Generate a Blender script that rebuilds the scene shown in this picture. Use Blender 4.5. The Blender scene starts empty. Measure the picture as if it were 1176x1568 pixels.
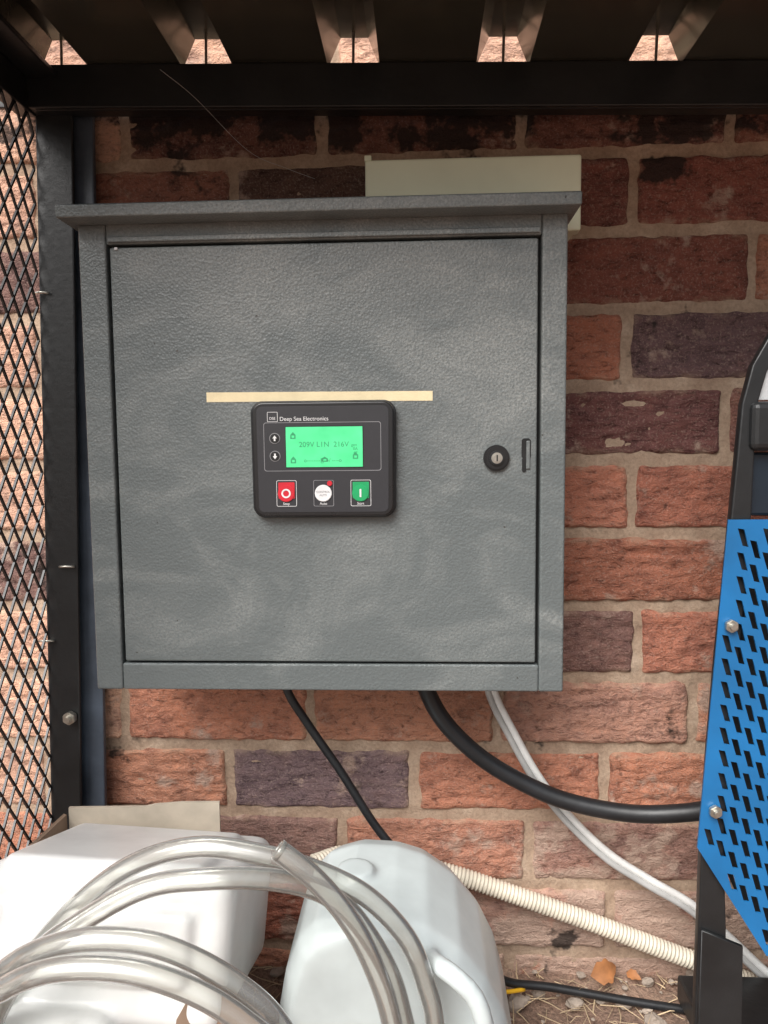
import bpy, bmesh, math, random
from mathutils import Matrix, Vector, noise
random.seed(7)
S=bpy.context.scene
C=S.collection
rad=math.radians

# ---------------------------------------------------------------- materials
def newmat(name):
    m=bpy.data.materials.new(name); m.use_nodes=True
    nt=m.node_tree; b=nt.nodes["Principled BSDF"]
    return m,nt,b
def N(nt,t,**k):
    n=nt.nodes.new(t)
    for a,v in k.items(): setattr(n,a,v)
    return n
def coords(nt,scale=(1,1,1)):
    tc=N(nt,"ShaderNodeTexCoord"); mp=N(nt,"ShaderNodeMapping")
    mp.inputs["Scale"].default_value=scale
    nt.links.new(tc.outputs["Object"],mp.inputs["Vector"]); return mp.outputs["Vector"]
def noiseN(nt,vec,scale,detail=4,rough=.55,dist=0):
    n=N(nt,"ShaderNodeTexNoise"); n.inputs["Scale"].default_value=scale
    n.inputs["Detail"].default_value=detail; n.inputs["Roughness"].default_value=rough
    n.inputs["Distortion"].default_value=dist
    nt.links.new(vec,n.inputs["Vector"]); return n.outputs["Fac"]
def ramp(nt,fac,stops):
    r=N(nt,"ShaderNodeValToRGB"); e=r.color_ramp.elements
    while len(e)<len(stops): e.new(.5)
    for i,(p,c) in enumerate(stops):
        e[i].position=p; e[i].color=c if len(c)==4 else (*c,1)
    nt.links.new(fac,r.inputs[0]); return r.outputs[0]
def mixc(nt,fac,a,b,mode='MIX'):
    m=N(nt,"ShaderNodeMix",data_type='RGBA',blend_type=mode)
    for idx,v in ((0,fac),(6,a),(7,b)):
        if hasattr(v,'links'): nt.links.new(v,m.inputs[idx])
        else: m.inputs[idx].default_value=v if idx==0 else ((*v,1) if len(v)==3 else v)
    return m.outputs[2]
def mathn(nt,op,a,b=None,clamp=False):
    m=N(nt,"ShaderNodeMath",operation=op); m.use_clamp=clamp
    for i,v in enumerate((a,b)):
        if v is None: continue
        if hasattr(v,'links'): nt.links.new(v,m.inputs[i])
        else: m.inputs[i].default_value=v
    return m.outputs[0]
def mrange(nt,v,a,b,c=0,d=1):
    m=N(nt,"ShaderNodeMapRange"); nt.links.new(v,m.inputs[0])
    for i,x in enumerate((a,b,c,d)): m.inputs[i+1].default_value=x
    return m.outputs[0]
def bump(nt,b,h,strength,dist,prev=None):
    n=N(nt,"ShaderNodeBump"); n.inputs["Strength"].default_value=strength
    n.inputs["Distance"].default_value=dist
    nt.links.new(h,n.inputs["Height"])
    if prev: nt.links.new(prev,n.inputs["Normal"])
    nt.links.new(n.outputs[0],b.inputs["Normal"]); return n.outputs[0]
def sepxyz(nt):
    sx=N(nt,"ShaderNodeSeparateXYZ"); tc=N(nt,"ShaderNodeTexCoord"); nt.links.new(tc.outputs["Object"],sx.inputs[0]); return sx.outputs
def simple(name,col,rough=.5,metal=0,var=.12,vs=30,bs=0,bd=.001,bscale=200,spec=.5):
    m,nt,b=newmat(name); v=coords(nt)
    f=noiseN(nt,v,vs,4)
    dark=tuple(c*(1-var) for c in col); lite=tuple(min(1,c*(1+var)) for c in col)
    nt.links.new(ramp(nt,f,[(.3,dark),(.7,lite)]),b.inputs["Base Color"])
    nt.links.new(mrange(nt,f,0,1,min(1,rough+.10),max(0,rough-.10)),b.inputs["Roughness"])
    b.inputs["Metallic"].default_value=metal; b.inputs["Specular IOR Level"].default_value=spec
    if bs: bump(nt,b,noiseN(nt,v,bscale,2),bs,bd)
    return m

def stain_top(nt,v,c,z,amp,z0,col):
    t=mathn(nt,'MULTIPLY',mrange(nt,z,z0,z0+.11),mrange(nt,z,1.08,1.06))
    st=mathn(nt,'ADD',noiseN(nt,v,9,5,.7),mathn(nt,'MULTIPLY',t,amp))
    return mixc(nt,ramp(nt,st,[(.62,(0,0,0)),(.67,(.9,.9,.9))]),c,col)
def brick_mat():
    m,nt,b=newmat("rustic_brick"); v=coords(nt)
    at=N(nt,"ShaderNodeAttribute",attribute_name="Col"); col=at.outputs["Color"]
    ed=N(nt,"ShaderNodeAttribute",attribute_name="Edge").outputs["Fac"]
    n1=noiseN(nt,v,28,5,.65); n2=noiseN(nt,coords(nt,(1,1,2.2)),75,4,.7,.6); n3=noiseN(nt,v,420,2,.6)
    c=mixc(nt,.8,col,ramp(nt,n1,[(.28,(.50,.48,.53)),(.5,(1,1,1)),(.75,(1.08,1.0,.92))]),'MULTIPLY')
    c=mixc(nt,1.0,c,ramp(nt,n2,[(.30,(.40,.36,.36)),(.46,(1,1,1)),(.72,(1.25,1.22,1.18))]),'MULTIPLY')
    c=mixc(nt,ramp(nt,n3,[(.52,(0,0,0)),(.75,(.38,.38,.38))]),c,(.56,.42,.34))
    sm=mathn(nt,'MULTIPLY',ramp(nt,n1,[(.50,(0,0,0)),(.60,(1,1,1))]),mathn(nt,'SUBTRACT',1,ed,True))
    c=mixc(nt,mathn(nt,'MULTIPLY',sm,.65),c,(.48,.35,.25))
    s=sepxyz(nt)
    lowm=mathn(nt,'MULTIPLY',mrange(nt,s[2],.20,.04),mrange(nt,s[0],.03,.14))
    sp=mathn(nt,'ADD',noiseN(nt,v,16,5,.65),mathn(nt,'MULTIPLY',lowm,.24))
    c=mixc(nt,ramp(nt,sp,[(.58,(0,0,0)),(.66,(.85,.85,.85))]),c,mixc(nt,n2,(.34,.21,.16),(.60,.47,.38)))
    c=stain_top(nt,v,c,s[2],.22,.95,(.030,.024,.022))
    nt.links.new(c,b.inputs["Base Color"]); b.inputs["Roughness"].default_value=.88
    b.inputs["Specular IOR Level"].default_value=.25
    h=mathn(nt,'ADD',n2,mathn(nt,'MULTIPLY',n3,.35))
    bump(nt,b,h,1,.0045)
    return m
def mortar_mat():
    m,nt,b=newmat("mortar"); v=coords(nt)
    n1=noiseN(nt,v,22,4,.65); n2=noiseN(nt,v,260,3,.7)
    c=ramp(nt,n1,[(.3,(.36,.25,.18)),(.55,(.48,.355,.26)),(.75,(.58,.45,.345))])
    c=mixc(nt,.6,c,ramp(nt,n2,[(.35,(.65,.65,.65)),(.6,(1,1,1))]),'MULTIPLY')
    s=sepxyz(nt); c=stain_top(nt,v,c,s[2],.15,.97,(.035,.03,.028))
    nt.links.new(c,b.inputs["Base Color"]); b.inputs["Roughness"].default_value=.95
    b.inputs["Specular IOR Level"].default_value=.15
    bump(nt,b,mathn(nt,'ADD',n1,mathn(nt,'MULTIPLY',n2,.4)),.8,.004); return m
def cabinet_mat():
    m,nt,b=newmat("grey_powder_coat"); v=coords(nt)
    s=sepxyz(nt)
    up=mathn(nt,'MULTIPLY',mrange(nt,s[2],.60,.82),mrange(nt,s[0],-.32,.05,.2,1))
    big=noiseN(nt,coords(nt,(1,1,1.6)),7,5,.6,1.0)
    dust=ramp(nt,mathn(nt,'ADD',big,mathn(nt,'MULTIPLY',up,.18)),[(.48,(0,0,0)),(.86,(1,1,1))])
    grain=noiseN(nt,v,420,3,.75)
    dm=mathn(nt,'MULTIPLY',dust,ramp(nt,grain,[(.42,(.22,.22,.22)),(.60,(1,1,1))]))
    c=mixc(nt,.4,(.116,.132,.133),ramp(nt,big,[(.3,(.88,.88,.88)),(.7,(1.1,1.1,1.1))]),'MULTIPLY')
    c=mixc(nt,mathn(nt,'MULTIPLY',dm,.50),c,(.46,.46,.43))
    spk=ramp(nt,noiseN(nt,v,130,1),[(.80,(0,0,0)),(.82,(1,1,1))])
    c=mixc(nt,spk,c,(.04,.035,.03))
    nt.links.new(c,b.inputs["Base Color"])
    nt.links.new(mrange(nt,dust,0,1,.35,.50),b.inputs["Roughness"])
    vo=N(nt,"ShaderNodeTexVoronoi"); vo.inputs["Scale"].default_value=400; nt.links.new(v,vo.inputs["Vector"])
    bump(nt,b,mathn(nt,'ADD',vo.outputs["Distance"],noiseN(nt,v,240,2,.5)),.38,.0009)
    return m
def plastic_mat(name,col,rough=.35):
    m,nt,b=newmat(name); v=coords(nt)
    f=noiseN(nt,v,12,4,.6)
    nt.links.new(ramp(nt,f,[(.3,tuple(c*.84 for c in col)),(.6,col)]),b.inputs["Base Color"])
    b.inputs["Roughness"].default_value=rough
    bump(nt,b,f,.2,.004); return m
def hose_mat():
    m,nt,b=newmat("clear_pvc"); v=coords(nt)
    b.inputs["Base Color"].default_value=(.68,.675,.64,1); b.inputs["Roughness"].default_value=.3
    tr=N(nt,"ShaderNodeBsdfTransparent"); tr.inputs[0].default_value=(.89,.89,.86,1)
    lw=N(nt,"ShaderNodeLayerWeight"); lw.inputs[0].default_value=.5
    f=ramp(nt,lw.outputs["Facing"],[(.0,(.14,.14,.14)),(.45,(.20,.20,.20)),(.72,(.60,.60,.60)),(.86,(.32,.32,.32)),(1,(.85,.85,.85))])
    mx=N(nt,"ShaderNodeMixShader"); nt.links.new(f,mx.inputs[0])
    nt.links.new(tr.outputs[0],mx.inputs[1]); nt.links.new(b.outputs[0],mx.inputs[2])
    gl=N(nt,"ShaderNodeBsdfGlossy"); gl.inputs["Roughness"].default_value=.16; gl.inputs[0].default_value=(1,1,1,1)
    bp=N(nt,"ShaderNodeBump"); bp.inputs["Strength"].default_value=.2; bp.inputs["Distance"].default_value=.002
    nt.links.new(noiseN(nt,v,30,2),bp.inputs["Height"]); nt.links.new(bp.outputs[0],gl.inputs["Normal"])
    fr=N(nt,"ShaderNodeFresnel"); fr.inputs[0].default_value=1.5
    m2=N(nt,"ShaderNodeMixShader"); nt.links.new(mathn(nt,'MULTIPLY',fr.outputs[0],1.8,True),m2.inputs[0])
    nt.links.new(mx.outputs[0],m2.inputs[1]); nt.links.new(gl.outputs[0],m2.inputs[2])
    nt.links.new(m2.outputs[0],nt.nodes["Material Output"].inputs[0]); return m
def soil_mat():
    m,nt,b=newmat("dry_soil"); v=coords(nt)
    n1=noiseN(nt,v,14,5,.7); n2=noiseN(nt,v,180,3,.7)
    c=ramp(nt,n1,[(.3,(.16,.10,.075)),(.55,(.30,.20,.15)),(.75,(.42,.31,.23))])
    c=mixc(nt,.7,c,ramp(nt,n2,[(.35,(.5,.5,.5)),(.65,(1.2,1.15,1.1))]),'MULTIPLY')
    nt.links.new(c,b.inputs["Base Color"]); b.inputs["Roughness"].default_value=.97
    bump(nt,b,mathn(nt,'ADD',n1,mathn(nt,'MULTIPLY',n2,.3)),.9,.015); return m

M_brick=brick_mat(); M_mortar=mortar_mat(); M_cab=cabinet_mat(); M_soil=soil_mat(); M_hose=hose_mat()
M_dark=simple("interior_dark",(.008,.008,.008),.8)
M_frame=simple("black_painted_steel",(.014,.015,.016),.36,0,.3,20,.25,.001,150)
M_frame2=simple("blue_black_painted_steel",(.065,.083,.11),.4,0,.3,25,.25,.001,150)
M_roof=simple("dark_roof_sheet",(.13,.125,.10),.22,.65,.25,8,.15,.002,30)
M_steel=simple("zinc_steel",(.50,.48,.43),.35,.9,.2,90)
M_cream=simple("cream_pvc",(.84,.87,.66),.45,0,.05,12)
M_tape=simple("masking_tape",(.78,.66,.42),.75,0,.06,60,.3,.0004,500)
M_rub=simple("black_rubber",(.014,.015,.017),.42,0,.3,40,.2,.0008,120)
M_wcab=simple("white_pvc_cable",(.76,.76,.74),.45,0,.12,40)
M_gcab=simple("grey_pvc_cable",(.45,.45,.44),.45,0,.15,40)
M_cond=simple("ivory_conduit",(.66,.60,.49),.5,0,.15,30)
M_card=simple("cardboard",(.27,.185,.13),.9,0,.25,14,.3,.0015,60)
M_card2=simple("cardboard_faded",(.46,.40,.32),.9,0,.2,20,.3,.0015,60)
M_can=plastic_mat("white_hdpe",(.80,.81,.80),.3)
M_can2=plastic_mat("milky_hdpe",(.60,.66,.66),.32)
M_blue=simple("blue_painted_steel",(.010,.13,.33),.35,0,.15,15,.1,.001,60)
M_silver=simple("silver_tank_paint",(.60,.62,.63),.25,.3,.1,6)
M_bezel=simple("black_bezel",(.012,.012,.013),.3)
M_face=simple("charcoal_membrane",(.024,.024,.028),.45,0,.1,60,.1,.0003,900)
M_white=simple("white_print",(.7,.7,.7),.5)
M_greyp=simple("grey_print",(.25,.25,.26),.5)
M_red=simple("red_button",(.55,.015,.03),.4)
M_green=simple("green_button",(.01,.32,.11),.4)
M_straw=simple("dry_straw",(.50,.38,.24),.85,0,.4,10)
M_leaf=simple("dry_leaf",(.36,.15,.055),.7,0,.3,60)
M_stone=simple("pebble",(.34,.28,.23),.9,0,.35,40,.6,.003,120)
M_yel=simple("yellow_plastic",(.75,.42,.02),.45)
M_web=simple("spider_silk",(.5,.5,.48),.5)
M_navy=simple("navy_dark_panel",(.012,.02,.03),.2)
m,nt,b=newmat("lcd_backlight"); M_lcd=m
v=coords(nt); lc=ramp(nt,noiseN(nt,v,40,2),[(.3,(.07,.60,.24)),(.7,(.10,.70,.30))])
nt.links.new(lc,b.inputs["Base Color"]); nt.links.new(lc,b.inputs["Emission Color"]); b.inputs["Emission Strength"].default_value=.22; b.inputs["Roughness"].default_value=.25
M_lcdt=simple("lcd_segments",(.025,.30,.12),.5)

# ---------------------------------------------------------------- helpers
def link(o,parent=None,mat=None):
    C.objects.link(o)
    if mat: o.data.materials.append(mat)
    if parent: o.parent=parent
    return o
def empty(name,loc=(0,0,0)):
    e=bpy.data.objects.new(name,None); e.empty_display_size=.05; C.objects.link(e); return e
def mesh(name,verts,faces,parent=None,mat=None,smooth=False):
    me=bpy.data.meshes.new(name); me.from_pydata([tuple(v) for v in verts],[],faces); me.update()
    if smooth:
        for p in me.polygons: p.use_smooth=True
    return link(bpy.data.objects.new(name,me),parent,mat)
def box(name,x0,x1,y0,y1,z0,z1,mat,parent=None,bev=.0015,seg=2,rot=None):
    bm=bmesh.new(); bmesh.ops.create_cube(bm,size=1)
    for v in bm.verts: v.co=Vector((v.co.x*(x1-x0),v.co.y*(y1-y0),v.co.z*(z1-z0)))
    if bev: bmesh.ops.bevel(bm,geom=bm.edges[:],offset=bev,segments=seg,affect='EDGES',profile=.5)
    if rot: bmesh.ops.rotate(bm,verts=bm.verts,matrix=rot)
    bmesh.ops.translate(bm,verts=bm.verts,vec=((x0+x1)/2,(y0+y1)/2,(z0+z1)/2))
    me=bpy.data.meshes.new(name); bm.to_mesh(me); bm.free()
    return link(bpy.data.objects.new(name,me),parent,mat)
def cyl(name,x,y,z,r,depth,mat,parent=None,seg=32,axis='Y',bev=.0005,r2=None):
    bm=bmesh.new(); bmesh.ops.create_cone(bm,cap_ends=True,segments=seg,radius1=r,radius2=r if r2 is None else r2,depth=depth)
    if bev: bmesh.ops.bevel(bm,geom=[e for e in bm.edges if len(e.link_faces)==2 and e.calc_face_angle()>.8],offset=bev,segments=2,affect='EDGES')
    if axis=='Y': bmesh.ops.rotate(bm,verts=bm.verts,matrix=Matrix.Rotation(rad(90),3,'X'))
    if axis=='X': bmesh.ops.rotate(bm,verts=bm.verts,matrix=Matrix.Rotation(rad(90),3,'Y'))
    bmesh.ops.translate(bm,verts=bm.verts,vec=(x,y,z))
    me=bpy.data.meshes.new(name); bm.to_mesh(me); bm.free()
    return link(bpy.data.objects.new(name,me),parent,mat)
def poly2d(name,outer,holes,y,th,mat,parent=None,bev=0):
    """flat plate in the xz plane, front face at y-th/2"""
    cu=bpy.data.curves.new(name,'CURVE'); cu.dimensions='2D'; cu.fill_mode='BOTH'; cu.extrude=th/2-bev; cu.bevel_depth=bev
    for pts in [outer]+holes:
        s=cu.splines.new('POLY'); s.points.add(len(pts)-1)
        for i,p in enumerate(pts): s.points[i].co=(p[0],p[1],0,1)
        s.use_cyclic_u=True
    o=bpy.data.objects.new(name,cu); o.rotation_euler=(rad(90),0,0); o.location=(0,y,0)
    return link(o,parent,mat)
def rrect(x0,x1,z0,z1,r,n=6):
    P=[]
    for cx,cz,a in ((x1-r,z1-r,0),(x0+r,z1-r,90),(x0+r,z0+r,180),(x1-r,z0+r,270)):
        for i in range(n+1):
            t=rad(a+90*i/n); P.append((cx+r*math.cos(t),cz+r*math.sin(t)))
    return P
def text(name,body,x,y,z,size,mat,parent,al='CENTER'):
    cu=bpy.data.curves.new(name,'FONT'); cu.body=body; cu.size=size; cu.align_x=al; cu.align_y='CENTER'; cu.extrude=.00005
    o=bpy.data.objects.new(name,cu); o.rotation_euler=(rad(90),0,0); o.location=(x,y,z); return link(o,parent,mat)
def catmull(P,step):
    P=[Vector(p) for p in P]; P=[2*P[0]-P[1]]+P+[2*P[-1]-P[-2]]; out=[]
    for i in range(1,len(P)-2):
        a,b,c,d=P[i-1:i+3]; n=max(2,int((c-b).length/step))
        for k in range(n):
            t=k/n
            out.append(.5*((2*b)+(-a+c)*t+(2*a-5*b+4*c-d)*t*t+(-a+3*b-3*c+d)*t**3))
    out.append(P[-2]); return out
def tube(name,P,r,mat,parent=None,step=.004,seg=16,rfun=None,cap=True,inner=None):
    pts=catmull(P,step); V=[];F=[]
    def sweep(rad0,flip):
        base=len(V); L=0; prev=None
        for i,p in enumerate(pts):
            t=(pts[min(i+1,len(pts)-1)]-pts[max(i-1,0)]).normalized()
            nrm=t.orthogonal().normalized() if prev is None else (prev-t*prev.dot(t)).normalized()
            prev=nrm; bn=t.cross(nrm)
            if i: L+=(p-pts[i-1]).length
            rr=rad0*(rfun(L) if rfun else 1)
            for k in range(seg):
                a=2*math.pi*k/seg; V.append(p+nrm*math.cos(a)*rr+bn*math.sin(a)*rr)
        for i in range(len(pts)-1):
            for k in range(seg):
                q=[base+i*seg+k,base+i*seg+(k+1)%seg,base+(i+1)*seg+(k+1)%seg,base+(i+1)*seg+k]
                F.append(q[::-1] if flip else q)
        return base
    b0=sweep(r,False); n=len(pts)
    if inner:
        b1=sweep(inner,True)
        for k in range(seg):
            F.append([b0+k,b1+k,b1+(k+1)%seg,b0+(k+1)%seg])
            o=(n-1)*seg
            F.append([b0+o+(k+1)%seg,b1+o+(k+1)%seg,b1+o+k,b0+o+k])
    elif cap:
        F.append(list(range(seg))[::-1]); F.append([ (n-1)*seg+k for k in range(seg)])
    return mesh(name,V,F,parent,mat,True)

# ---------------------------------------------------------------- brick wall
wall=empty("brick_wall")
PITCH=.2345; LEN=.2250; COURSE=.0885; HGT=.0780
phase={-4:.11,-3:0.,-2:.134,-1:-.009,0:.095,1:.263,2:.150,3:.252,4:.126,5:.242,6:.151,7:.249,8:.121}
PAL=[(.50,.22,.14),(.54,.255,.165),(.44,.18,.12),(.48,.21,.135),(.40,.155,.105),(.53,.25,.17),(.47,.215,.155)]
DARK=[(.20,.115,.10),(.26,.125,.10),(.17,.10,.10)]
ov={(4,.24):(.18,.080,.074),(5,.36):(.155,.092,.092),(6,.26):(.26,.095,.07),(1,.145):(.21,.115,.098),(-1,-.127):(.185,.125,.13),(-2,-.218):(.27,.16,.135),(-2,.25):(.35,.20,.16),(-2,.02):(.46,.22,.15),
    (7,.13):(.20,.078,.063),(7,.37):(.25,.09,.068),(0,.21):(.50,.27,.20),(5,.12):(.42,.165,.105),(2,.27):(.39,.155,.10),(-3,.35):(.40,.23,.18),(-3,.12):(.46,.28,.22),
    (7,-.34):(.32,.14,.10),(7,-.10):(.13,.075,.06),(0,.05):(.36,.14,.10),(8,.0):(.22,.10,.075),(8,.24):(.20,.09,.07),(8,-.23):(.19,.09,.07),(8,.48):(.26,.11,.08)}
V=[];F=[];CO=[];ED=[]
def brick(k,xc,zc,col,fine):
    L=LEN+random.uniform(-.002,.003); H=HGT+random.uniform(-.002,.001)
    nx,nz=(64,24) if fine else (8,4)
    base=len(V); sd=Vector((random.random()*50,random.random()*50,random.random()*50))
    y0=random.uniform(-.0015,.0015); tilt=random.uniform(-.006,.006); rust=random.random()
    for j in range(nz+1):
        for i in range(nx+1):
            u=i/nx-.5; w=j/nz-.5
            ex=(.5-abs(u))*L; ez=(.5-abs(w))*H; e=min(ex,ez)
            r=.006; x=u*L; z=w*H
            p=Vector((x,0,z))+sd
            if fine:
                if ex<r and ez<r:
                    dx=r-ex; dz=r-ez; q=max(dx,dz); l=math.hypot(dx,dz)
                    if l>0:
                        s=q/l; x=math.copysign(L/2-r+dx*s,u); z=math.copysign(H/2-r+dz*s,w)
                edgef=max(0,1-e/.010)
                x+=edgef*.003*noise.noise(p*70)+edgef*.003*noise.noise(p*25)
                z+=edgef*.003*noise.noise(p*70+Vector((9,9,9)))+edgef*.002*noise.noise(p*22)
                d=1-max(0,1-e/.0045)**2
                wv=noise.noise(Vector((p.x*30+2.5*noise.noise(p*18),7,p.z*105))+sd)
                n=.0016*noise.noise(Vector((p.x*38,0,p.z*85))+sd)+(.001+.0030*rust)*(1-abs(wv)*2.2)*.7+.0011*noise.noise(p*210)
                n*=min(1,e/.004)
            else:
                d=1 if 0<i<nx and 0<j<nz else .3; n=0
            y=-.0060*d-n*1.0+y0+tilt*u*L
            V.append((xc+x,y,zc+z)); CO.append(col); ED.append(min(1,e/.008))
    for j in range(nz):
        for i in range(nx):
            a=base+j*(nx+1)+i; F.append((a,a+1,a+nx+2,a+nx+1))
    ring=[i for i in range(nx+1)]+[j*(nx+1)+nx for j in range(1,nz+1)]+[nz*(nx+1)+i for i in range(nx-1,-1,-1)]+[j*(nx+1) for j in range(nz-1,0,-1)]
    b2=len(V)
    for r_ in ring:
        vv=V[base+r_]; V.append((vv[0],.02,vv[2])); CO.append(col); ED.append(0)
    for i in range(len(ring)):
        j=(i+1)%len(ring); F.append((base+ring[j],base+ring[i],b2+i,b2+j))
for k in range(-5,24):
    zc=.3257+COURSE*k
    ph=phase.get(k,.117*(k%2)+.02)
    n0=int((-2.2-ph)/PITCH)
    for n in range(n0,n0+20):
        xc=ph+(n+.5)*PITCH
        fine=(-.80<xc<.62) and zc<1.25 and zc>-.06
        col=random.choice(PAL) if random.random()<.84 else random.choice(DARK)
        if -.4<xc<.45 and k<9: col=random.choice(PAL[:5])
        if xc<-.46 or k>=9: # brighter outdoor light put into the brick colour, outside the cage and above roof
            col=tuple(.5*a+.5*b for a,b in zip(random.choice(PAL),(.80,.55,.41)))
        for (kk,xx),cc in ov.items():
            if kk==k and abs(xx-xc)<.06: col=cc
        s=random.uniform(.9,1.08); col=tuple(c*s for c in col)
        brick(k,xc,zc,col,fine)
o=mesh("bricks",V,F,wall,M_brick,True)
me=o.data; ca=me.attributes.new("Col",'FLOAT_COLOR','POINT'); ca.data.foreach_set("color",[x for c in CO for x in (*c,1)])
ea=me.attributes.new("Edge",'FLOAT','POINT'); ea.data.foreach_set("value",ED)
V=[];F=[]
def grid(x0,x1,z0,z1,nx,nz,amp):
    b=len(V)
    for j in range(nz+1):
        for i in range(nx+1):
            x=x0+(x1-x0)*i/nx; z=z0+(z1-z0)*j/nz
            n=noise.noise(Vector((x*60,0,z*60)))*.0018+noise.noise(Vector((x*14,4,z*14)))*.0015
            V.append((x,-.0030-n*amp,z))
    for j in range(nz):
        for i in range(nx):
            a=b+j*(nx+1)+i; F.append((a,a+1,a+nx+2,a+nx+1))
grid(-.8,.62,-.15,1.3,300,300,1); grid(-2.4,-.8,-.15,2.5,8,8,0); grid(.62,2.4,-.15,2.5,8,8,0); grid(-.8,.62,1.3,2.5,8,8,0)
mesh("mortar",V,F,wall,M_mortar,True)
box("wall_core",-2.4,2.4,.021,.22,-.15,2.5,M_mortar,wall,.003)

# ---------------------------------------------------------------- ground
V=[];F=[]
xs=[-30,-8,-3]+[-1.2+i*.012 for i in range(201)]+[3,8,30]
ys=[-40,-10,-3]+[-1.0+i*.012 for i in range(84)]+[.05,.3]
for y in ys:
    for x in xs:
        z=-.022
        if -1.3<x<1.3 and y>-1.1:
            z+=.010*noise.noise(Vector((x*9,y*9,0)))+.006*noise.noise(Vector((x*35,y*35,3)))+.003*noise.noise(Vector((x*90,y*90,3)))
            z+=.012*max(0,1+y/.05) if y<.01 else .012
        V.append((x,y,z))
nx=len(xs)
for j in range(len(ys)-1):
    for i in range(nx-1):
        a=j*nx+i; F.append((a,a+1,a+nx+1,a+nx))
mesh("ground",V,F,None,M_soil,True)

bm=bmesh.new()
def straw(bm,c,l,a,el,w):
    d=Vector((math.cos(a)*math.cos(el),math.sin(a)*math.cos(el),math.sin(el)))
    s=Vector((-math.sin(a),math.cos(a),0))*w; u=Vector((0,0,w)); k=Vector((0,0,random.uniform(-.1,.15)*l))+s*random.uniform(-6,6)
    rings=[]
    for t,ww in ((0,1),(.5,.9),(1,.3)):
        p=c+d*l*t+k*4*t*(1-t)
        rings.append([bm.verts.new(p+s*ww),bm.verts.new(p+u*ww),bm.verts.new(p-s*ww),bm.verts.new(p-u*ww)])
    for r0,r1 in zip(rings,rings[1:]):
        for i in range(4): bm.faces.new((r0[i],r0[(i+1)%4],r1[(i+1)%4],r1[i]))
for i in range(900):
    x=random.uniform(-.5,.75); y=-abs(random.gauss(0,.13))-.008
    straw(bm,Vector((x,y,-.022+.012*max(0,1+y/.05)+random.uniform(0,.008))),random.uniform(.012,.06),random.uniform(0,6.28),random.uniform(-.1,.3),random.uniform(.0003,.0009))
me=bpy.data.meshes.new("dry_grass_litter"); bm.to_mesh(me); bm.free(); link(bpy.data.objects.new("dry_grass_litter",me),None,M_straw)
bm=bmesh.new()
for i in range(160):
    x=random.uniform(-.3,.7); y=-abs(random.gauss(0,.06))-.01; r=random.choice([.002,.003,.004,.006,.010])*random.uniform(.7,1.2)
    res=bmesh.ops.create_icosphere(bm,subdivisions=2,radius=r)
    sd=Vector((i,i,i)); sc=(1,random.uniform(.6,1),random.uniform(.5,.8))
    for v in res['verts']:
        v.co=v.co*(1+.5*noise.noise(v.co*(1.2/r)+sd)); v.co=Vector((v.co.x*sc[0],v.co.y*sc[1],v.co.z*sc[2]))+Vector((x,y,-.018+.012*max(0,1+y/.05)+r*.3))
me=bpy.data.meshes.new("pebbles"); bm.to_mesh(me); bm.free(); link(bpy.data.objects.new("pebbles",me),None,M_stone)
def leaf(name,c,L,W_,rz,tilt):
    V=[];F=[];n=12
    for i in range(n+1):
        t=i/n; w=W_*math.sin(math.pi*t**.8)*(1-.15*math.sin(t*20))
        for s in (-1,-.5,0,.5,1):
            V.append(Vector(((t-.5)*L,s*w,.25*abs(s)*w+.15*L*math.sin(t*3))))
    for i in range(n):
        for k in range(4):
            a=i*5+k; F.append((a,a+1,a+6,a+5))
    R=Matrix.Rotation(rz,3,'Z')@Matrix.Rotation(tilt,3,'X')
    return mesh(name,[R@v+Vector(c) for v in V],F,None,M_leaf,True)
leaf("dry_leaf",(.222,-.028,.008),.040,.013,.5,1.0)
leaf("dry_leaf",(.262,-.02,-.004),.02,.006,-.7,.6)

# ---------------------------------------------------------------- control cabinet
cab=empty("electrical_control_cabinet")
box("body",-.3345,.1415,-.150,-.010,.4065,.876,M_cab,cab,.002)
box("recess",-.3200,.1270,-.1540,-.1495,.4200,.8600,M_dark,cab,0)
FY0,FY1=-.165,-.1495
box("frame_left",-.336,-.3085,FY0,FY1,.405,.8745,M_cab,cab,.0022,3)
box("frame_right",.1185,.143,FY0,FY1,.405,.8745,M_cab,cab,.0022,3)
box("frame_bottom",-.3083,.1183,FY0+.0006,FY1,.405,.4325,M_cab,cab,.0018,3)
box("frame_top",-.3083,.1183,FY0+.0006,FY1,.8545,.8745,M_cab,cab,.0018,3)
box("frame_top_fold",-.306,.1165,FY0-.0022,FY0+.001,.8560,.8615,M_cab,cab,.001)
box("door",-.3050,.1150,-.1645,-.1550,.4350,.8515,M_cab,cab,.0018,3)
hx0,hx1=-.3455,.1505
prof=[(-.1905,.8735),(-.1915,.8845),(-.188,.8862),(-.004,.908),(-.004,.8735)]
V=[(hx0,y,z) for y,z in prof]+[(hx1,y,z) for y,z in prof]
n=len(prof); F=[list(range(n)),list(range(n,2*n))[::-1]]+[[i,i+n,(i+1)%n+n,(i+1)%n] for i in range(n)]
o=mesh("rain_hood",V,F,cab,M_cab); bv=o.modifiers.new("b",'BEVEL'); bv.width=.0012; bv.segments=2
cyl("lock_escutcheon",.0752,-.1665,.641,.0128,.006,M_bezel,cab,40,bev=.0018)
cyl("lock_ring",.0752,-.1700,.641,.0072,.005,M_rub,cab,32,bev=.001)
cyl("lock_core",.0752,-.1714,.641,.0054,.006,M_steel,cab,32,bev=.0016)
box("key_slit",.0746,.0758,-.1750,-.1735,.638,.644,M_dark,cab,0)
poly2d("latch_slot",rrect(.1000,.1090,.6400,.6600,.003),[],-.1646,.0012,M_dark,cab)
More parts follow.
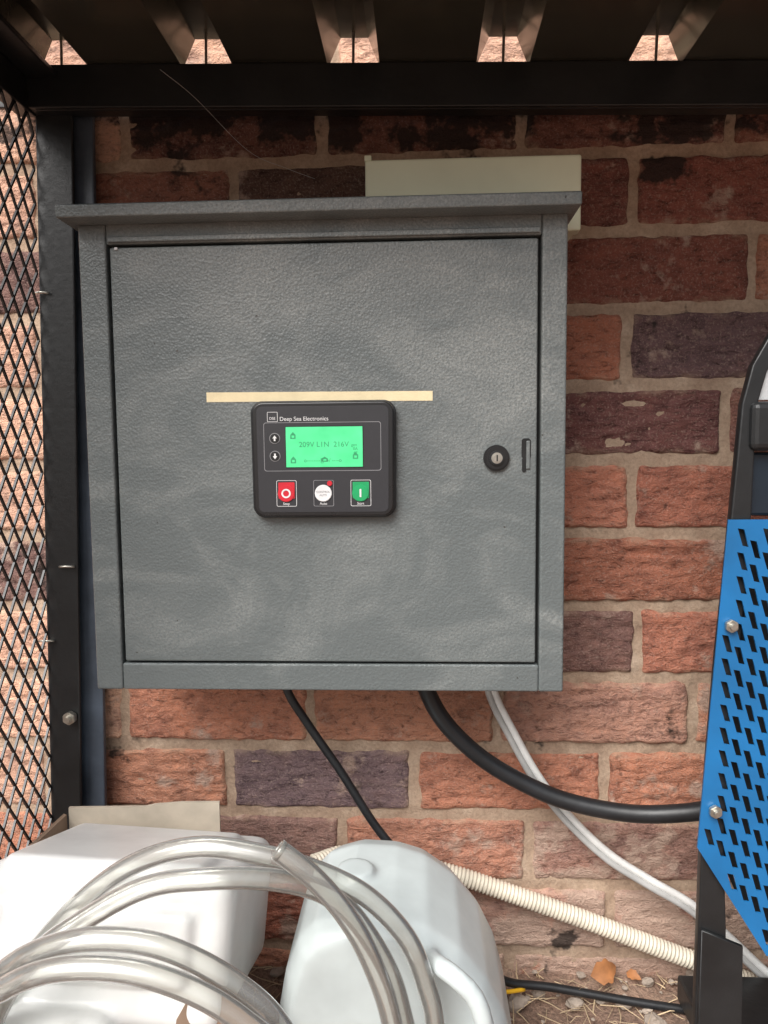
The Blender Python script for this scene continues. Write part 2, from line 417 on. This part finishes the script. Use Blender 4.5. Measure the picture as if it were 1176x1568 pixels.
poly2d("latch_slot_lower",rrect(.1005,.1045,.6270,.6410,.0018),[],-.1648,.0012,M_dark,cab)
box("latch_tongue",.1045,.1082,-.1664,-.1640,.6300,.6575,M_cab,cab,.0008)
box("door_edge_nick",-.2995,-.2965,-.166,-.1635,.849,.8515,M_white,cab,.0004)
box("masking_tape_strip",-.212,.013,-.16495,-.16455,.6985,.7080,M_tape,None,0,1,Matrix.Rotation(rad(.35),3,'Y'))

# ---------------------------------------------------------------- controller
ctl=empty("generator_controller_module")
cx,cz=-.0948,.6413
def q(px,py): return (cx+(px-497)/1554, cz+(702.5-py)/1554)
def bez(sx,sz,bul,r):
    P=[]
    for (x,z) in rrect(-sx,sx,-sz,sz,r,8):
        k=1+bul*(1-(z/sz)**2)*(abs(x)/sx); kz=1+.012*(1-(x/sx)**2)
        lower=1-.012*(z<0)*abs(z)/sz
        P.append((cx+x*k*lower,cz+z*kz))
    return P
poly2d("bezel_back",bez(.0700,.0562,.022,.010),[],-.1685,.008,M_rub,ctl,.0012)
poly2d("bezel",bez(.0676,.0542,.020,.009),[],-.1735,.008,M_bezel,ctl,.002)
poly2d("faceplate",bez(.0645,.0515,.014,.005),[],-.1774,.0009,M_face,ctl,.0002)
Y=-.1780
def ring(name,x0,x1,y0,y1,w,mat,r=.002):
    a=q(x0,y1); c=q(x1,y0)
    poly2d(name,rrect(a[0],c[0],a[1],c[1],r),[rrect(a[0]+w,c[0]-w,a[1]+w,c[1]-w,r-w*.5)],Y,.0002,mat,ctl)
ring("display_outline",407,586,646,720,.0005,M_greyp,.0025)
a=q(441,714); c=q(558,653)
poly2d("display_surround",rrect(a[0]-.0008,c[0]+.0008,a[1]-.0008,c[1]+.0008,.001),[],Y,.0003,M_bezel,ctl)
poly2d("display",rrect(a[0],c[0],a[1],c[1],.0004),[],Y-.0002,.0003,M_lcd,ctl)
def T(n,s,px,py,size,mat,dy=-.0004,al='CENTER'):
    x,z=q(px,py); text(n,s,x,Y+dy,z,size,mat,ctl,al)
T("display_text","209V L1N  216V",499,680,.0072,M_lcdt)
T("display_text_unit","gen",545,681,.004,M_lcdt); T("display_text_amps","0A\n47",547,690,.004,M_lcdt)
T("display_text_bottom","o--------[]---/ ----o",497,704,.0052,M_lcdt)
T("brand_text","Deep Sea Electronics",432,641,.0056,M_white,-.0004,'LEFT')
for n,px,py,w,h in (("home_icon",452,667,4,4),("icon_load",500,703,5,3),("icon_bus",547,698,4,4),("icon_engine",452,704,4,4)):
    x,z=q(px,py); s=1/1554
    poly2d(n,[(x-w*s,z-h*s),(x+w*s,z-h*s),(x+w*s,z+h*s*.5),(x,z+h*s*1.6),(x-w*s,z+h*s*.5)],[[(x-w*.5*s,z-h*.6*s),(x+w*.5*s,z-h*.6*s),(x+w*.5*s,z+h*s*.3),(x-w*.5*s,z+h*s*.3)]],Y-.0004,.0001,M_lcdt,ctl)
ring("logo_outline",413,429,630,645,.0004,M_white,.0008)
T("logo_text","DSE",421,640,.0036,M_white,-.0002)
for nm,py in (("scroll_up",670),("scroll_down",697)):
    x,z=q(424,py); cyl(nm+"_ring",x,Y,z,.0053,.0006,M_greyp,ctl,28,bev=0); cyl(nm+"_button",x,Y-.0003,z,.0046,.0008,M_bezel,ctl,28,bev=0)
    s=1 if nm=="scroll_up" else -1
    poly2d(nm+"_arrow",[(x-.0022,z),(x,z+.003*s),(x+.0022,z),(x+.0008,z),(x+.0008,z-.0026*s),(x-.0008,z-.0026*s),(x-.0008,z)],[],Y-.0008,.0001,M_white,ctl)
for nm,px,mt_ in (("stop",440,M_red),("auto",497,M_white),("start",554,M_green)):
    ring(nm+"_outline",px-15,px+16,734,774,.0004,M_white if nm!="auto" else M_greyp,.0015)
    a=q(px-12,762); c=q(px+13,737)
    if nm!="auto": poly2d(nm+"_pad",rrect(a[0],c[0],a[1],c[1],.001),[],Y,.0004,mt_,ctl)
    x,z=q(px,754); cyl(nm+"_button",x,Y-.0005,z,.0083,.0014,mt_,ctl,36,bev=.0005)
    T(nm+"_label",nm.capitalize(),px,770,.0036,M_white,-.0002)
x,z=q(440,754)
poly2d("stop_symbol",[(x+.0046*math.cos(t*.2094),z+.0046*math.sin(t*.2094)) for t in range(30)],[[(x+.003*math.cos(t*.2094),z+.003*math.sin(t*.2094)) for t in range(30)]],Y-.0014,.0002,M_white,ctl)
x,z=q(554,754); poly2d("start_symbol",rrect(x-.0009,x+.0009,z-.004,z+.004,.0006),[],Y-.0014,.0002,M_white,ctl)
T("auto_button_text","CONTROL",497,752,.0028,M_greyp,-.0014); T("auto_button_hand","AUTO",497,757,.0026,M_greyp,-.0014)
x,z=q(507,739); cyl("status_led",x,Y-.0006,z,.0026,.0012,M_red,ctl,20,bev=.0003)

# ---------------------------------------------------------------- junction box
jb=empty("wall_junction_box")
box("base",-.055,.171,-.060,-.004,.884,.9575,M_cream,jb,.003,3)
box("lid",-.057,.173,-.080,-.0605,.8815,.9600,M_cream,jb,.0025,3)
box("lid_lip",-.0575,-.050,-.0812,-.062,.9585,.9645,M_cream,jb,.001)

# ---------------------------------------------------------------- generator cage
cage=empty("generator_cage")
def leanbox(name,xt0,xt1,xb0,xb1,y0,y1,zt,zb,mat):
    V=[(xb0,y0,zb),(xb1,y0,zb),(xb1,y1,zb),(xb0,y1,zb),(xt0,y0,zt),(xt1,y0,zt),(xt1,y1,zt),(xt0,y1,zt)]
    F=[(0,3,2,1),(4,5,6,7),(0,1,5,4),(1,2,6,5),(2,3,7,6),(3,0,4,7)]
    o=mesh(name,V,F,cage,mat); b=o.modifiers.new("b",'BEVEL'); b.width=.0018; b.segments=2; return o
leanbox("post_front_flange",-.434,-.3905,-.462,-.4255,-.045,-.039,1.055,-.03,M_frame)
leanbox("post_side_flange",-.434,-.428,-.462,-.456,-.0385,-.008,1.055,-.03,M_frame)
leanbox("post_back_angle",-.427,-.374,-.4555,-.400,-.030,-.022,1.05,-.03,M_frame2)
beam=empty("roof_assembly"); beam.parent=cage; beam.location=(-.05,0,1.068); beam.rotation_euler=(0,rad(1.55),0)
box("beam_web",-.43,.95,-.064,-.058,-.046,.0,M_frame,beam,.0012)
box("beam_flange",-.43,.95,-.0575,-.016,-.006,-.0005,M_frame,beam,.0012)
box("beam_lower_tube",-.40,.95,-.0575,-.040,-.046,-.030,M_frame,beam,.0012)
prof=[]; rp=.162; b0=.0285; b1=.015; hh=.031
for i in range(-1,8):
    c_=-.182+i*rp
    prof+= [(c_-b0,0),(c_-b1,hh),(c_+b1,hh),(c_+b0,0)]
prof=[(-.42,0)]+prof
V=[];F=[]
for th in (0.0012,.0022):
    for y in (-.050,-.17,-.30,-.42):
        for x,z in prof: V.append((x,y,z+th))
n=len(prof)
for s in range(2):
    for j in range(3):
        for i in range(n-1):
            a=s*4*n+j*n+i; f=(a,a+1,a+n+1,a+n); F.append(f if s else f[::-1])
for i in range(n-1):
    F.append((i,i+1,4*n+i+1,4*n+i)); F.append((3*n+i+1,3*n+i,7*n+i,7*n+i+1))
mesh("roof_sheet",V,F,beam,M_roof)
for i in range(-1,6):
    cyl("roof_screw",-.182+i*rp,-.060,.016,.0016,.034,M_steel,beam,10,'Z',0)
box("front_beam",-.42,.95,-.415,-.375,-.046,-.001,M_frame,beam,.0015)
box("side_top_rail",-.452,-.432,-.46,-.046,1.030,1.070,M_frame,cage,.0015)
box("side_top_rail_flange",-.431,-.398,-.46,-.046,1.064,1.070,M_frame,cage,.0012)
box("side_bottom_rail",-.475,-.455,-.46,-.046,.00,.03,M_frame,cage,.0015)
box("front_post",-.475,-.430,-.505,-.462,-.03,1.07,M_frame,cage,.0015)
V=[];F=[]
def xpl(z): return -.436-.024*(1.055-z)/1.08
def strand(y0,z0,y1,z1,w=.0012):
    b=len(V); d=Vector((0,y1-y0,z1-z0)).normalized(); nn=Vector((0,-d.z,d.y))*w
    for (y,z) in ((y0,z0),(y1,z1)):
        p=Vector((xpl(z),y,z))
        for s,t in ((1,.0012),(-1,.0012),(-1,-.0012),(1,-.0012)): V.append(p+nn*s+Vector((t,0,0)))
    for i in range(4): F.append((b+i,b+(i+1)%4,b+4+(i+1)%4,b+4+i))
sw,sh=.026,.0385
for j in range(-1,28):
    for i in range(0,26):
        y=-.046-i*sw; z=.03+j*sh
        if z+sh>1.035 or z<.0: continue
        ym=y-sw/2; y2=y-sw
        if y2<-.47: continue
        strand(y,z+sh/2,ym,z); strand(ym,z,y2,z+sh/2); strand(y,z+sh/2,ym,z+sh); strand(ym,z+sh,y2,z+sh/2)
mesh("expanded_metal_panel",V,F,cage,M_frame)
cyl("post_bolt_nut",-.424,-.050,.331,.0082,.008,M_steel,cage,6,'Y',.0008)
cyl("post_bolt_end",-.424,-.056,.331,.0042,.006,M_steel,cage,16,'Y',.0006)
for z,x in ((.834,-.432),(.425,-.446),(.515,-.417)):
    tube("tie_wire",[(x-.012,-.048,z),(x-.004,-.0505,z+.0006),(x+.006,-.0475,z)],.0014,M_steel,cage,.003,8)

# ---------------------------------------------------------------- cables
tube("black_control_cable",[(-.158,-.085,.43),(-.154,-.080,.380),(-.131,-.075,.336),(-.094,-.07,.277),(-.057,-.07,.216),(-.027,-.075,.180),(.003,-.08,.147),(.040,-.08,.104),(.078,-.065,.045),(.100,-.055,.012),(.160,-.05,.001),(.276,-.06,-.010),(.42,-.08,-.012),(.6,-.1,-.012)],.0049,M_rub)
tube("black_power_cable",[(-.004,-.085,.43),(.004,-.080,.385),(.026,-.075,.340),(.067,-.07,.297),(.115,-.07,.267),(.167,-.075,.247),(.233,-.085,.239),(.29,-.10,.248),(.34,-.12,.268),(.40,-.12,.27)],.0098,M_rub,None,.004,20)
wc=empty("white_flat_cable")
Pw=[(.080,-.06,.43),(.084,-.05,.372),(.111,-.045,.313),(.142,-.04,.257),(.181,-.035,.206),(.227,-.035,.162),(.273,-.04,.134),(.323,-.045,.106),(.37,-.05,.065),(.41,-.05,.027),(.46,-.06,-.005)]
tube("core_a",Pw,.0044,M_wcab,wc)
tube("core_b",[(x-.0055,y-.002,z-.005) for x,y,z in Pw],.0038,M_gcab,wc)
tube("corrugated_conduit",[(-.13,-.06,.158),(-.089,-.03,.154),(-.021,-.03,.145),(.043,-.03,.129),(.123,-.03,.102),(.202,-.03,.074),(.265,-.03,.050),(.33,-.03,.026),(.420,-.035,-.003),(.5,-.04,-.010)],.0103,M_cond,None,.00075,20,lambda L:1+.085*math.sin(L*2*math.pi/.0048))
tube("yellow_cable_tie",[(.088,-.07,.012),(.100,-.065,.006),(.112,-.06,.004),(.122,-.055,.002)],.0024,M_yel)
tube("spider_web_strand",[(-.27,-.10,1.05),(-.24,-.08,1.03),(-.19,-.05,.985),(-.15,-.03,.972),(-.12,-.015,.965)],.00022,M_web,None,.006,6)

# ---------------------------------------------------------------- generator set
gen=empty("portable_generator")
outL=[(.3450,.788),(.330,.770),(.314,.748),(.300,.722),(.292,.688),(.289,.640),(.285,.583),(.281,.520),(.276,.457),(.271,.370),(.267,.280),(.266,.170),(.265,.06),(.265,-.02)]
mx=.56
outer=outL+[(2*mx-x,z) for x,z in outL[::-1]]
inL=[(.352,.778),(.339,.762),(.323,.741),(.310,.717),(.302,.686),(.301,.640),(.300,.583),(.297,.520),(.293,.457),(.288,.370),(.284,.280),(.289,.190),(.292,.02)]
inner=inL+[(2*mx-x,z) for x,z in inL[::-1]]
poly2d("frame_front",outer,[inner],-.2085,.010,M_frame,gen,.0016)
poly2d("frame_leg",[(.2665,.19),(.3035,.175),(.3055,.02),(.3055,-.02),(.2655,-.02)],[],-.2165,.005,M_frame,gen,.001)
out=[(.2790,.584),(.2590,.274),(.326,.168),(.80,.168),(.80,.584)]
def inside(x,z,mg):
    n=len(out); ok=True
    for i in range(n):
        ax,az=out[i]; bx,bz=out[(i+1)%n]
        l=math.hypot(bx-ax,bz-az); d=((bx-ax)*(z-az)-(bz-az)*(x-ax))/l
        if d<mg: ok=False
    return ok
holes=[]
for i in range(48):
    for j in range(24):
        x=.270+i*.0112; z=.175+j*.0218+(.0109 if i%2 else 0)
        if inside(x,z,.0095):
            holes.append([(x-.0052,z+.0088),(x+.0006,z+.0078),(x+.0054,z-.0084),(x-.0004,z-.0072)])
poly2d("perforated_side_panel",out,holes,-.2185,.0020,M_blue,gen,.0)
poly2d("dark_backing",[(.292,.582),(.279,.274),(.326,.170),(.80,.170),(.80,.582)],[],-.2010,.002,M_dark,gen)  # added near-black sheet so the panel holes show a shaded interior
box("engine_block",.40,.80,-.17,-.06,.10,.70,M_dark,gen,.01)
box("dark_upper_panel",.301,.80,-.2065,-.196,.586,.645,M_navy,gen,.003)
box("black_crossbar",.297,.83,-.220,-.200,.646,.690,M_frame,gen,.006,3)
ti=[(.3515,.7790),(.3385,.7630),(.3220,.7420),(.3085,.7180),(.3015,.6920)]
poly2d("fuel_tank_side",ti+[(2*mx-x,z) for x,z in ti[::-1]],[],-.2055,.006,M_silver,gen,0)
box("fuel_tank",.42,.78,-.188,-.06,.702,.775,M_silver,gen,.02,5)
box("base_plate",.30,.85,-.20,-.06,.0,.03,M_frame,gen,.003)
for x,z in ((.2830,.487),(.2735,.311)):
    cyl("panel_bolt",x,-.2225,z,.0062,.005,M_steel,gen,6,'Y',.0006); cyl("panel_bolt_end",x,-.2265,z,.003,.005,M_steel,gen,14,'Y',.0005)

# ---------------------------------------------------------------- cardboard box
cb=empty("cardboard_box")
def panel(name,P,th=.003,mt=None):
    o=mesh(name,P,[list(range(len(P)))],cb,mt or M_card); s=o.modifiers.new("s",'SOLIDIFY'); s.thickness=th; s.offset=0; return o
panel("back_wall",[(-.392,-.125,-.01),(-.228,-.105,-.01),(-.228,-.105,.256),(-.27,-.109,.257),(-.30,-.112,.2555),(-.310,-.113,.2535),(-.392,-.125,.257)],.004,M_card2)
panel("left_wall",[(-.395,-.128,-.01),(-.425,-.36,-.01),(-.425,-.36,.235),(-.395,-.128,.250)])
panel("left_flap",[(-.3955,-.128,.2505),(-.4255,-.36,.2355),(-.448,-.355,.190),(-.432,-.128,.190)])
panel("right_wall",[(-.225,-.108,-.01),(-.19,-.36,-.01),(-.19,-.36,.07),(-.225,-.108,.10)])
panel("front_wall",[(-.425,-.365,-.01),(-.19,-.365,-.01),(-.19,-.365,.06),(-.425,-.365,.09)])
panel("right_flap",[(-.182,-.33,.222),(-.132,-.325,.180),(-.125,-.34,.09),(-.205,-.36,.09),(-.200,-.345,.19)])

# ---------------------------------------------------------------- jerrycans
def addmesh(bm,b2):
    t=bpy.data.meshes.new("t"); b2.to_mesh(t); b2.free(); bm.from_mesh(t); bpy.data.meshes.remove(t)
def rblock(bm,c,s,r,R=None,seg=4,taper=None):
    b2=bmesh.new(); bmesh.ops.create_cube(b2,size=1)
    for v in b2.verts:
        k=taper if (taper and v.co.z>0) else 1
        v.co=Vector((v.co.x*s[0]*k,v.co.y*s[1]*k,v.co.z*s[2]))
    bmesh.ops.bevel(b2,geom=b2.edges[:],offset=r,segments=seg,affect='EDGES',profile=.5)
    if R: bmesh.ops.rotate(b2,verts=b2.verts,matrix=R)
    bmesh.ops.translate(b2,verts=b2.verts,vec=c)
    addmesh(bm,b2)
def prism(bm,P,y0,y1,inset):
    """rounded prism: outline P in xz, depth rings with inset front/back"""
    b2=bmesh.new(); cxx=sum(p[0] for p in P)/len(P); czz=sum(p[1] for p in P)/len(P); rings=[]
    for y,k in ((y0,1-inset),(y0+.008,1-inset*.4),(y0+.020,1),(y1-.03,1),(y1,1-inset)):
        rings.append([b2.verts.new((cxx+(x-cxx)*k,y,czz+(z-czz)*k)) for x,z in P])
    n=len(P)
    for r0,r1 in zip(rings,rings[1:]):
        for i in range(n): b2.faces.new((r0[i],r0[(i+1)%n],r1[(i+1)%n],r1[i]))
    b2.faces.new(rings[0][::-1]); b2.faces.new(rings[-1])
    bmesh.ops.recalc_face_normals(b2,faces=b2.faces)
    addmesh(bm,b2)
def rtube(bm,P,r):
    o=tube("tmp",P,r,None,None,.006,14); bm.from_mesh(o.data); md=o.data; bpy.data.objects.remove(o); bpy.data.meshes.remove(md)
def can(name,build,mat,loc,R,vox=.0035,sm=6):
    bm=bmesh.new(); build(bm); bmesh.ops.rotate(bm,verts=bm.verts,matrix=R); bmesh.ops.translate(bm,verts=bm.verts,vec=loc)
    me=bpy.data.meshes.new(name); bm.to_mesh(me); bm.free()
    o=link(bpy.data.objects.new(name,me),None,mat)
    r=o.modifiers.new("r",'REMESH'); r.mode='VOXEL'; r.voxel_size=vox; r.use_smooth_shade=True
    s=o.modifiers.new("s",'SMOOTH'); s.factor=.6; s.iterations=sm; return o
def b1(bm):
    rblock(bm,(0,0,.0),(.225,.20,.120),.017)
    rblock(bm,(-.005,-.012,.056),(.180,.16,.022),.009)
    rblock(bm,(.0,-.098,.005),(.165,.02,.060),.008)
    rblock(bm,(-.052,-.035,-.10),(.165,.19,.115),.020)
    rtube(bm,[(-.10,-.120,-.055),(-.092,-.155,-.062),(-.05,-.165,-.066),(-.008,-.155,-.062),(.0,-.120,-.055)],.011)
    rtube(bm,[(.01,-.12,-.115),(.01,-.150,-.115)],.020)
    rtube(bm,[(.01,-.150,-.115),(.01,-.163,-.115)],.024)
can("white_jerrycan",b1,M_can,(-.275,-.235,.207),Matrix.Rotation(rad(3),3,'Y')@Matrix.Rotation(rad(-18),3,'X'),.003,3)
def b2(bm):
    P=[(-.138,.200),(-.126,.232),(-.110,.249),(-.080,.258),(-.040,.256),(-.010,.247),(.020,.226),(.044,.197),(.060,.164),(.070,.125),(.075,.08),(.075,.02),(-.145,.02),(-.147,.10),(-.144,.166)]
    prism(bm,[(x+.014,z-.018) for x,z in P],-.295,-.130,.12)
    # moulded grip on the front-right shoulder with a finger opening, and a filler cap
    rtube(bm,[(.004,-.280,.205),(.012,-.315,.222),(.026,-.335,.226),(.042,-.340,.212),(.050,-.340,.185),(.050,-.330,.150),(.042,-.285,.125)],.0085)
    rtube(bm,[(-.065,-.215,.225),(-.065,-.215,.247)],.019)
can("translucent_jerrycan",b2,M_can2,(0,0,0),Matrix.Identity(3),.003,9)

# ---------------------------------------------------------------- clear hose coil
hose=empty("clear_hose_coil")
def hz(n,P,r=.0084): tube(n,P,r,M_hose,hose,.005,28,None,False)
hz("loop_a",[(-.37,-.30,.03),(-.375,-.36,.12),(-.345,-.35,.205),(-.311,-.34,.250),(-.272,-.33,.289),(-.228,-.33,.317),(-.180,-.33,.329),(-.130,-.33,.323),(-.088,-.33,.311),(-.046,-.33,.290),(-.014,-.33,.256),(.002,-.33,.217),(.010,-.33,.17),(.0,-.33,.08),(-.04,-.32,.03)])
Pb=[(-.111,-.36,.345),(-.083,-.36,.322),(-.059,-.36,.293),(-.040,-.36,.257),(-.024,-.36,.204),(-.02,-.36,.13),(-.04,-.34,.05)]
hz("loop_b",Pb)
tube("cut_end",[Pb[0],(-.108,-.36,.3427)],.00845,M_hose,hose,.001,28,None,False,.0058)
hz("loop_c",[(-.34,-.38,.10),(-.335,-.38,.20),(-.300,-.38,.262),(-.262,-.37,.290),(-.215,-.36,.312),(-.165,-.36,.320),(-.115,-.35,.314),(-.075,-.34,.296),(-.045,-.34,.265),(-.02,-.34,.21),(-.01,-.34,.12),(-.05,-.34,.04)])
hz("loop_d",[(-.36,-.40,.12),(-.34,-.40,.235),(-.305,-.40,.272),(-.275,-.40,.289),(-.236,-.40,.297),(-.188,-.40,.292),(-.140,-.40,.268),(-.103,-.40,.232),(-.08,-.40,.17),(-.09,-.38,.06)])
hz("loop_e",[(-.35,-.41,.10),(-.33,-.42,.24),(-.295,-.42,.273),(-.255,-.42,.288),(-.205,-.42,.288),(-.160,-.42,.274),(-.125,-.42,.252),(-.095,-.42,.22),(-.07,-.42,.15),(-.09,-.40,.06)])

# ---------------------------------------------------------------- light, sky, camera
w=bpy.data.worlds.new("World"); S.world=w; w.use_nodes=True; nt=w.node_tree
bg=nt.nodes["Background"]; sky=N(nt,"ShaderNodeTexSky"); sky.sky_type='NISHITA'; sky.sun_disc=False
sky.sun_elevation=rad(46); sky.sun_rotation=rad(208); sky.air_density=1.0; sky.dust_density=5
hs=N(nt,"ShaderNodeHueSaturation"); hs.inputs["Saturation"].default_value=.4
nt.links.new(sky.outputs[0],hs.inputs["Color"]); nt.links.new(hs.outputs[0],bg.inputs[0]); bg.inputs[1].default_value=.15
sl=bpy.data.lights.new("sun",'SUN'); sl.energy=4.2; sl.angle=rad(42); sl.color=(1,.98,.955)
so=bpy.data.objects.new("sun",sl); C.objects.link(so)
so.rotation_euler=Vector((.36,.68,-.80)).to_track_quat('-Z','Y').to_euler()
cam=bpy.data.cameras.new("camera"); co=bpy.data.objects.new("camera",cam); C.objects.link(co)
cam.lens=26; cam.sensor_width=36; cam.sensor_fit='AUTO'; cam.clip_start=.02; cam.clip_end=200
R=Matrix.Rotation(rad(2.8),3,'Z')@Matrix.Rotation(rad(85.2),3,'X')@Matrix.Rotation(rad(-.55),3,'Z')
co.matrix_world=Matrix.Translation((0,-.9,.65))@R.to_4x4()
S.camera=co
S.view_settings.view_transform='Standard'; S.view_settings.look='None'; S.view_settings.exposure=0
